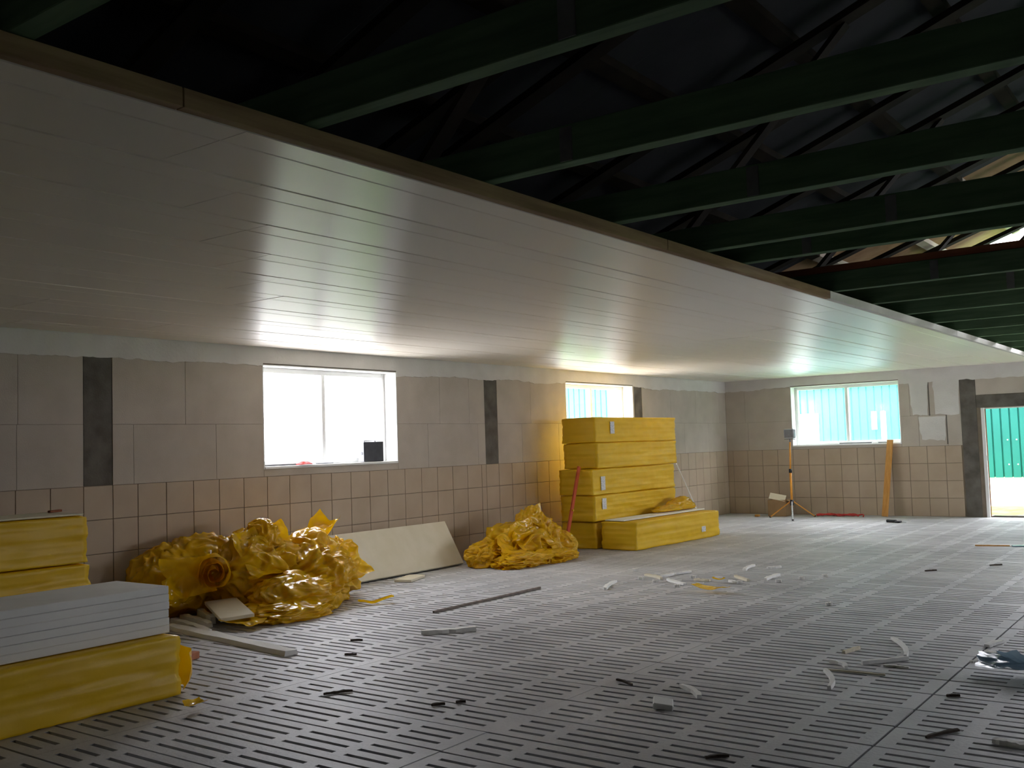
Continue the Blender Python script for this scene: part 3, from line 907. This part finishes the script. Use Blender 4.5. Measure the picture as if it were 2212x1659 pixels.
bm = bmesh.new(); add_box(bm, (-.075, -.05, 1.425), (.115, .06, 1.595), .018); h = link('lamp_housing', bm_mesh('lamp_housing', bm, MT['grey']), t)
bm = bmesh.new(); add_box(bm, (-.06, -.056, 1.44), (.10, -.049, 1.58), .003); link('lamp_glass', bm_mesh('lamp_glass', bm, MT['darkgrey']), h)
bm = bmesh.new(); add_box(bm, (-.03, .058, 1.46), (.07, .10, 1.54), .006); link('terminal_box', bm_mesh('terminal_box', bm, MT['black']), h)

# cardboard box with a lifted flap behind the tripod
t = thing('cardboard_box', 'brown cardboard box behind the tripod by the back wall', 'box', (1.17, 17.78, 0.002), (0, 0, .06))
bm = bmesh.new()
Wb, Db, Hb = .34, .26, .30
for lo, hi in (((-Wb / 2, -Db / 2, 0), (Wb / 2, -Db / 2 + .006, Hb)), ((-Wb / 2, Db / 2 - .006, 0), (Wb / 2, Db / 2, Hb)),
               ((-Wb / 2, -Db / 2, 0), (-Wb / 2 + .006, Db / 2, Hb)), ((Wb / 2 - .006, -Db / 2, 0), (Wb / 2, Db / 2, Hb)), ((-Wb / 2, -Db / 2, 0), (Wb / 2, Db / 2, .006))):
    add_box(bm, lo, hi)
link('carton', bm_mesh('carton', bm, MT['card']), t)
bm = bmesh.new(); add_box(bm, (-.15, -.004, 0), (.15, .004, .12)); link('flap', bm_mesh('flap', bm, MT['creamfoam']), t, (0, -Db / 2, Hb), (-.5, .18, 0))
bm = bmesh.new(); add_box(bm, (-.004, -.12, 0), (.004, .12, .11)); link('flap', bm_mesh('flap', bm, MT['card']), t, (Wb / 2, 0, Hb), (0, 1.9, 0))

# red cable along the back wall
cu_ = bpy.data.curves.new('cable', 'CURVE'); cu_.dimensions = '3D'; cu_.bevel_depth = .012; cu_.bevel_resolution = 2
sp = cu_.splines.new('NURBS')
pts = []
for k in range(46):
    a = k * .9
    pts.append((1.88 + .75 * k / 45 + .10 * math.sin(a * 1.3), 17.86 + .10 * math.cos(a), .013 + .02 * (k % 3)))
sp.points.add(len(pts) - 1)
for q, p in zip(sp.points, pts): q.co = (*p, 1)
sp.use_endpoint_u = True
tmp = bpy.data.objects.new('cable', cu_); C.objects.link(tmp)
dg = bpy.context.evaluated_depsgraph_get()
me = bpy.data.meshes.new_from_object(tmp.evaluated_get(dg)); me.name = 'cable'
bpy.data.objects.remove(tmp)
me.materials.clear(); me.materials.append(MT['red'])
tag(link('red_cable', me), 'red cable lying in loops along the foot of the back wall', 'cable')

# black hand tool on the floor
t = thing('hand_tool', 'black hand tool on the floor below the back window', 'tool', (3.50, 16.84, 0.001), (0, 0, -.35))
bm = bmesh.new(); add_box(bm, (-.16, -.03, 0), (.02, .03, .045), .012); link('grip', bm_mesh('grip', bm, MT['black']), t)
bm = bmesh.new(); add_box(bm, (.01, -.045, 0), (.10, .045, .03), .01); link('head', bm_mesh('head', bm, MT['black']), t)
bm = bmesh.new(); add_box(bm, (.09, -.012, .008), (.20, .012, .016), .002); link('blade', bm_mesh('blade', bm, MT['steel']), t)
bm = bmesh.new(); add_box(bm, (-.03, -.05, 0), (.05, .03, .04), .008)
one('wood_offcut', 'small pale wood offcut on the floor left of the cardboard box', 'offcut', bm, MT['plank'], (.83, 17.55, .001))

# ---- things on the window sills
SZ = 1.29 + .028
t = thing('radio', 'black site radio standing on the sill of the bright window', 'radio', (-.075, 8.44, SZ + .001), (0, 0, -.12))
bm = bmesh.new(); add_box(bm, (-.055, -.145, 0), (.055, .145, .235), .008); link('case', bm_mesh('case', bm, MT['black']), t)
bm = bmesh.new(); add_box(bm, (-.052, -.152, .005), (.05, -.144, .225), .003); link('end_panel', bm_mesh('end_panel', bm, MT['grey']), t)
bm = bmesh.new(); tube(bm, (.02, -.158, .10), (.02, -.150, .10), .020); link('knob', bm_mesh('knob', bm, MT['black']), t)
bm = bmesh.new(); bar(bm, (0, -.10, .245), (0, .06, .245), .012, .012); add_box(bm, (-.006, -.106, .23), (.006, -.094, .25)); add_box(bm, (-.006, .054, .23), (.006, .066, .25))
link('handle', bm_mesh('handle', bm, MT['black']), t)
bm = bmesh.new(); add_box(bm, (-.02, -.24, 0), (.02, .24, .018), .003)
one('metal_strip', 'dark metal strip at the left end of the bright window sill', 'strip', bm, MT['darkgrey'], (-.05, 7.06, SZ + .001))
o = crumple('rag', None, (0, 0, 0), (.05, .085, .035), 91, MT['red'], 3, .4, 2.0, 0.001); o.location = (-.01, 7.35, SZ + .001)
tag(o, 'small red rag on the sill of the bright window', 'rag')
bm = bmesh.new(); add_box(bm, (-.03, -.14, 0), (.03, .14, .016), .003)
one('tool_tray', 'grey strip of tools on the sill below the window mullion', 'tool', bm, MT['grey'], (-.06, 7.66, SZ + .001), (0, 0, .05))
SB = WB[2] + .028
bm = bmesh.new(); add_box(bm, (-.29, -.025, 0), (.29, .025, .022), .003)
one('metal_strip', 'long dark strip lying on the sill of the back window', 'strip', bm, MT['darkgrey'], (2.48, YB + .06, SB + .001), (0, 0, .02))
bm = bmesh.new(); add_box(bm, (-.09, -.025, 0), (.09, .025, .02), .003)
one('metal_strip', 'short dark strip on the back window sill beside the plank top', 'strip', bm, MT['darkgrey'], (2.97, YB + .07, SB + .001), (0, 0, -.03))

# ---------------------------------------------------------------- offcuts, shavings, dirt on the floor
def strip_bm(ln, wd, th, bend=0.0, seed=0, n=8):
    """hand-broken foam strip along x, a little bent, with uneven width; base at z = 0"""
    rnd = random.Random(seed)
    V = []; F = []
    for i in range(n + 1):
        s = i / n
        x = (s - .5) * ln; yo = bend * (4 * s * (1 - s) - .5)
        k = (.75 if i in (0, n) else 1) * (1 + rnd.uniform(-.15, .15))
        for dy, z in ((-.5, 0), (.5, 0), (.42, th), (-.42, th)):
            V.append((x, yo + dy * wd * k, z * (1 + rnd.uniform(-.15, .15))))
    for i in range(n):
        a, b = 4 * i, 4 * i + 4
        for k in range(4):
            F.append((a + k, a + (k + 1) % 4, b + (k + 1) % 4, b + k))
    F += [(3, 2, 1, 0), (4 * n, 4 * n + 1, 4 * n + 2, 4 * n + 3)]
    bm = bmesh.new(); me = meshdata('p', V, F, MT['foam']); bm.from_mesh(me); bpy.data.meshes.remove(me)
    return bm
def strip(label, a, b, wd, th, bend=0.0, seed=0, mat='foam', z=0.002, group=None, name='foam_strip', cat='foam strip', tilt=0.0):
    a = Vector(a); b = Vector(b); d = b - a
    c = (a + b) / 2
    bm = strip_bm(d.length, wd, th, bend, seed)
    return one(name, label, cat, bm, MT[mat], (c.x, c.y, z), (0, tilt, math.atan2(d.y, d.x)), group)

strip('long white foam strip reaching from behind the foreground stack onto the floor', (.75, 5.13), (2.60, 4.86), .13, .035, .0, 1)
strip('white foam stick lying alone on the floor in front of the dark rod', (2.92, 5.90), (3.21, 6.22), .07, .03, .0, 2)
strip('narrow white offcut nearest the long strip beside the foreground stack', (.50, 5.345), (1.29, 5.135), .075, .03, .01, 3)
strip('second narrow white offcut, just behind the first beside the foreground stack', (.42, 5.495), (1.06, 5.315), .07, .04, .01, 4)
strip('third white offcut, tucked against the big film heap', (.50, 5.62), (.95, 5.43), .06, .065, .01, 5)
bm = bmesh.new(); add_box(bm, (-.36, -.14, 0), (.36, .14, .03), .003)
one('foam_offcut', 'flat white foam plate half under the big film heap', 'foam offcut', bm, MT['creamfoam'], (1.03, 5.53, .105), (.05, .07, -.46))
bm = bmesh.new(); add_box(bm, (-.10, -.22, 0), (.10, .20, .03), .004)
one('foam_offcut', 'cream foam offcut on the floor before the leaning board', 'foam offcut', bm, MT['creamfoam'], (.62, 8.30, .002), (0, 0, .35))
bm = bmesh.new(); add_box(bm, (-.03, -.05, 0), (.03, .05, .05), .004)
one('brick_piece', 'small terracotta piece on the floor by the foreground pack', 'brick piece', bm, MT['brick'], (2.05, 4.42, .002), (0, 0, .3))

strip('long straight white shaving in the group at right, lower arm of the angle', (6.17, 6.42), (6.38, 6.69), .028, .022, .0, 11)
strip('white shaving pointing away, upper arm of the angle at right', (6.13, 7.30), (6.37, 6.74), .03, .022, .04, 12)
strip('short upright looking white shaving at left front of the right group', (6.05, 6.13), (6.22, 5.71), .03, .022, .03, 13)
strip('curved white shaving between the short upright one and the angle', (5.99, 6.40), (6.13, 6.28), .03, .018, .03, 14)
strip('small yellowish shaving behind the right group', (5.97, 6.68), (6.01, 6.88), .03, .018, .0, 15, 'creamfoam')
strip('faint flat shaving right of the long straight one', (6.30, 6.44), (6.45, 6.45), .03, .012, .01, 16)
strip('thin pale shaving lying in the slats below the right group', (6.02, 6.17), (6.38, 6.19), .018, .010, .0, 17, 'creamfoam')
strip('white foam sliver alone on the slats at lower centre right', (5.45, 5.37), (5.66, 5.18), .04, .02, .02, 18)
bm = bmesh.new(); add_box(bm, (-.055, -.06, 0), (.055, .06, .035), .006)
one('foam_chunk', 'white foam chunk on the slats at the lower centre', 'foam offcut', bm, MT['foam'], (5.56, 4.91, .003), (.1, .15, .5))
strip('pale leaf shaped shaving on the dark floor joint at right', (6.72, 7.31), (6.77, 7.52), .05, .018, .01, 19)
strip('small pale shaving just before the leaf shaped one on the joint', (6.75, 7.17), (6.83, 7.05), .03, .012, .01, 20)
strip('tiny pale crumb beside the dark floor joint', (6.73, 6.79), (6.76, 6.84), .03, .01, 0, 21)
strip('pale foam strip at the lower right corner of the floor', (7.18, 5.11), (7.32, 5.08), .045, .02, .0, 22)
sh = [((2.89, 9.59), (3.19, 9.39)), ((3.26, 9.35), (3.58, 9.11)), ((3.01, 8.50), (2.83, 9.01)), ((3.89, 9.50), (4.02, 9.42)), ((3.80, 9.85), (4.05, 9.60)),
      ((3.68, 10.34), (3.61, 10.76)), ((4.17, 9.73), (4.16, 10.12)), ((3.10, 9.55), (3.12, 9.78)), ((3.52, 9.46), (3.70, 9.45)), ((3.13, 9.80), (3.20, 10.02)), ((3.85, 10.6), (3.95, 10.75))]
shl = ['leftmost pale strip of the shavings scattered mid floor, cream coloured', 'bold white strip right of the leftmost shaving, mid floor', 'white shaving lying apart, left of the mid floor scatter, nearer the rod',
       'short white shaving right behind the tiny yellow scrap', 'cream shaving just beyond the tiny yellow scrap', 'far white shaving at the back of the mid floor scatter',
       'rightmost white shaving of the mid floor scatter', 'small white shaving standing against the leftmost pale strip', 'short cream shaving left of the tiny yellow scrap',
       'faint white shaving behind the leftmost pale strip', 'small white shaving at the far right back of the mid floor scatter']
for k, (a, b) in enumerate(sh):
    strip(shl[k], a, b, .045, .022, random.uniform(-.03, .03), 30 + k, 'foam' if k % 4 else 'creamfoam', group='foam shavings scattered mid floor', name='foam_shaving', cat='foam shaving')
for k, (x, y) in enumerate([(2.55, 9.88), (4.0, 9.43), (4.32, 9.65), (3.4, 9.6), (3.2, 9.15), (5.22, 8.51), (4.6, 10.2), (3.55, 8.95), (4.45, 9.95), (2.95, 9.3)]):
    strip('tiny white foam crumb in the loose scatter on the floor', (x, y), (x + .05, y + .03), .04, .025, 0, 60 + k, group='foam crumbs scattered mid floor', name='foam_crumb', cat='foam crumb')
strip('pale brown lath on the floor near the doorway', (5.36, 13.64), (5.74, 13.74), .05, .012, 0, 80, 'plank', name='lath', cat='lath')
bm = bmesh.new(); add_box(bm, (-.09, -.05, 0), (.09, .05, .015), .004)
one('blue_wrapper', 'blue plastic wrapper on the floor at the right edge before the doorway', 'wrapper', bm, MT['bluefilm'], (5.86, 13.72, .002), (0, 0, .3))
tw = [((3.68, 4.17), (3.77, 4.32), 'dark twig on the slats left of centre'), ((4.42, 4.30), (4.47, 4.36), 'dark dirt clump on the slats, left of the two'),
      ((4.50, 4.42), (4.54, 4.46), 'dark dirt clump on the slats, right of the two'), ((5.03, 5.33), (5.18, 5.25), 'brown curled bark piece on the slats'),
      ((6.90, 5.02), (7.00, 5.22), 'dark bent stick right of the floor joint'), ((6.14, 4.22), (6.22, 4.30), 'dark twig at the bottom edge of the picture'),
      ((2.60, 5.45), (2.68, 5.50), 'dark crumb beyond the tip of the long white strip'), ((2.95, 5.05), (3.02, 5.10), 'dark crumb near the floor joint left of centre'),
      ((6.80, 5.86), (6.86, 5.90), 'small dark clump right of the floor joint'), ((5.41, 11.0), (5.5, 11.1), 'dark clump on the bright far floor'), ((5.9, 11.7), (6.0, 11.8), 'brown clump on the far floor at right')]
for k, (a, b, l) in enumerate(tw):
    strip(l, a, b, .018 if 'crumb' not in l else .010, .012, .01, 90 + k, 'twig', name='dirt_clump' if 'cl' in l or 'crumb' in l else 'twig', cat='debris')
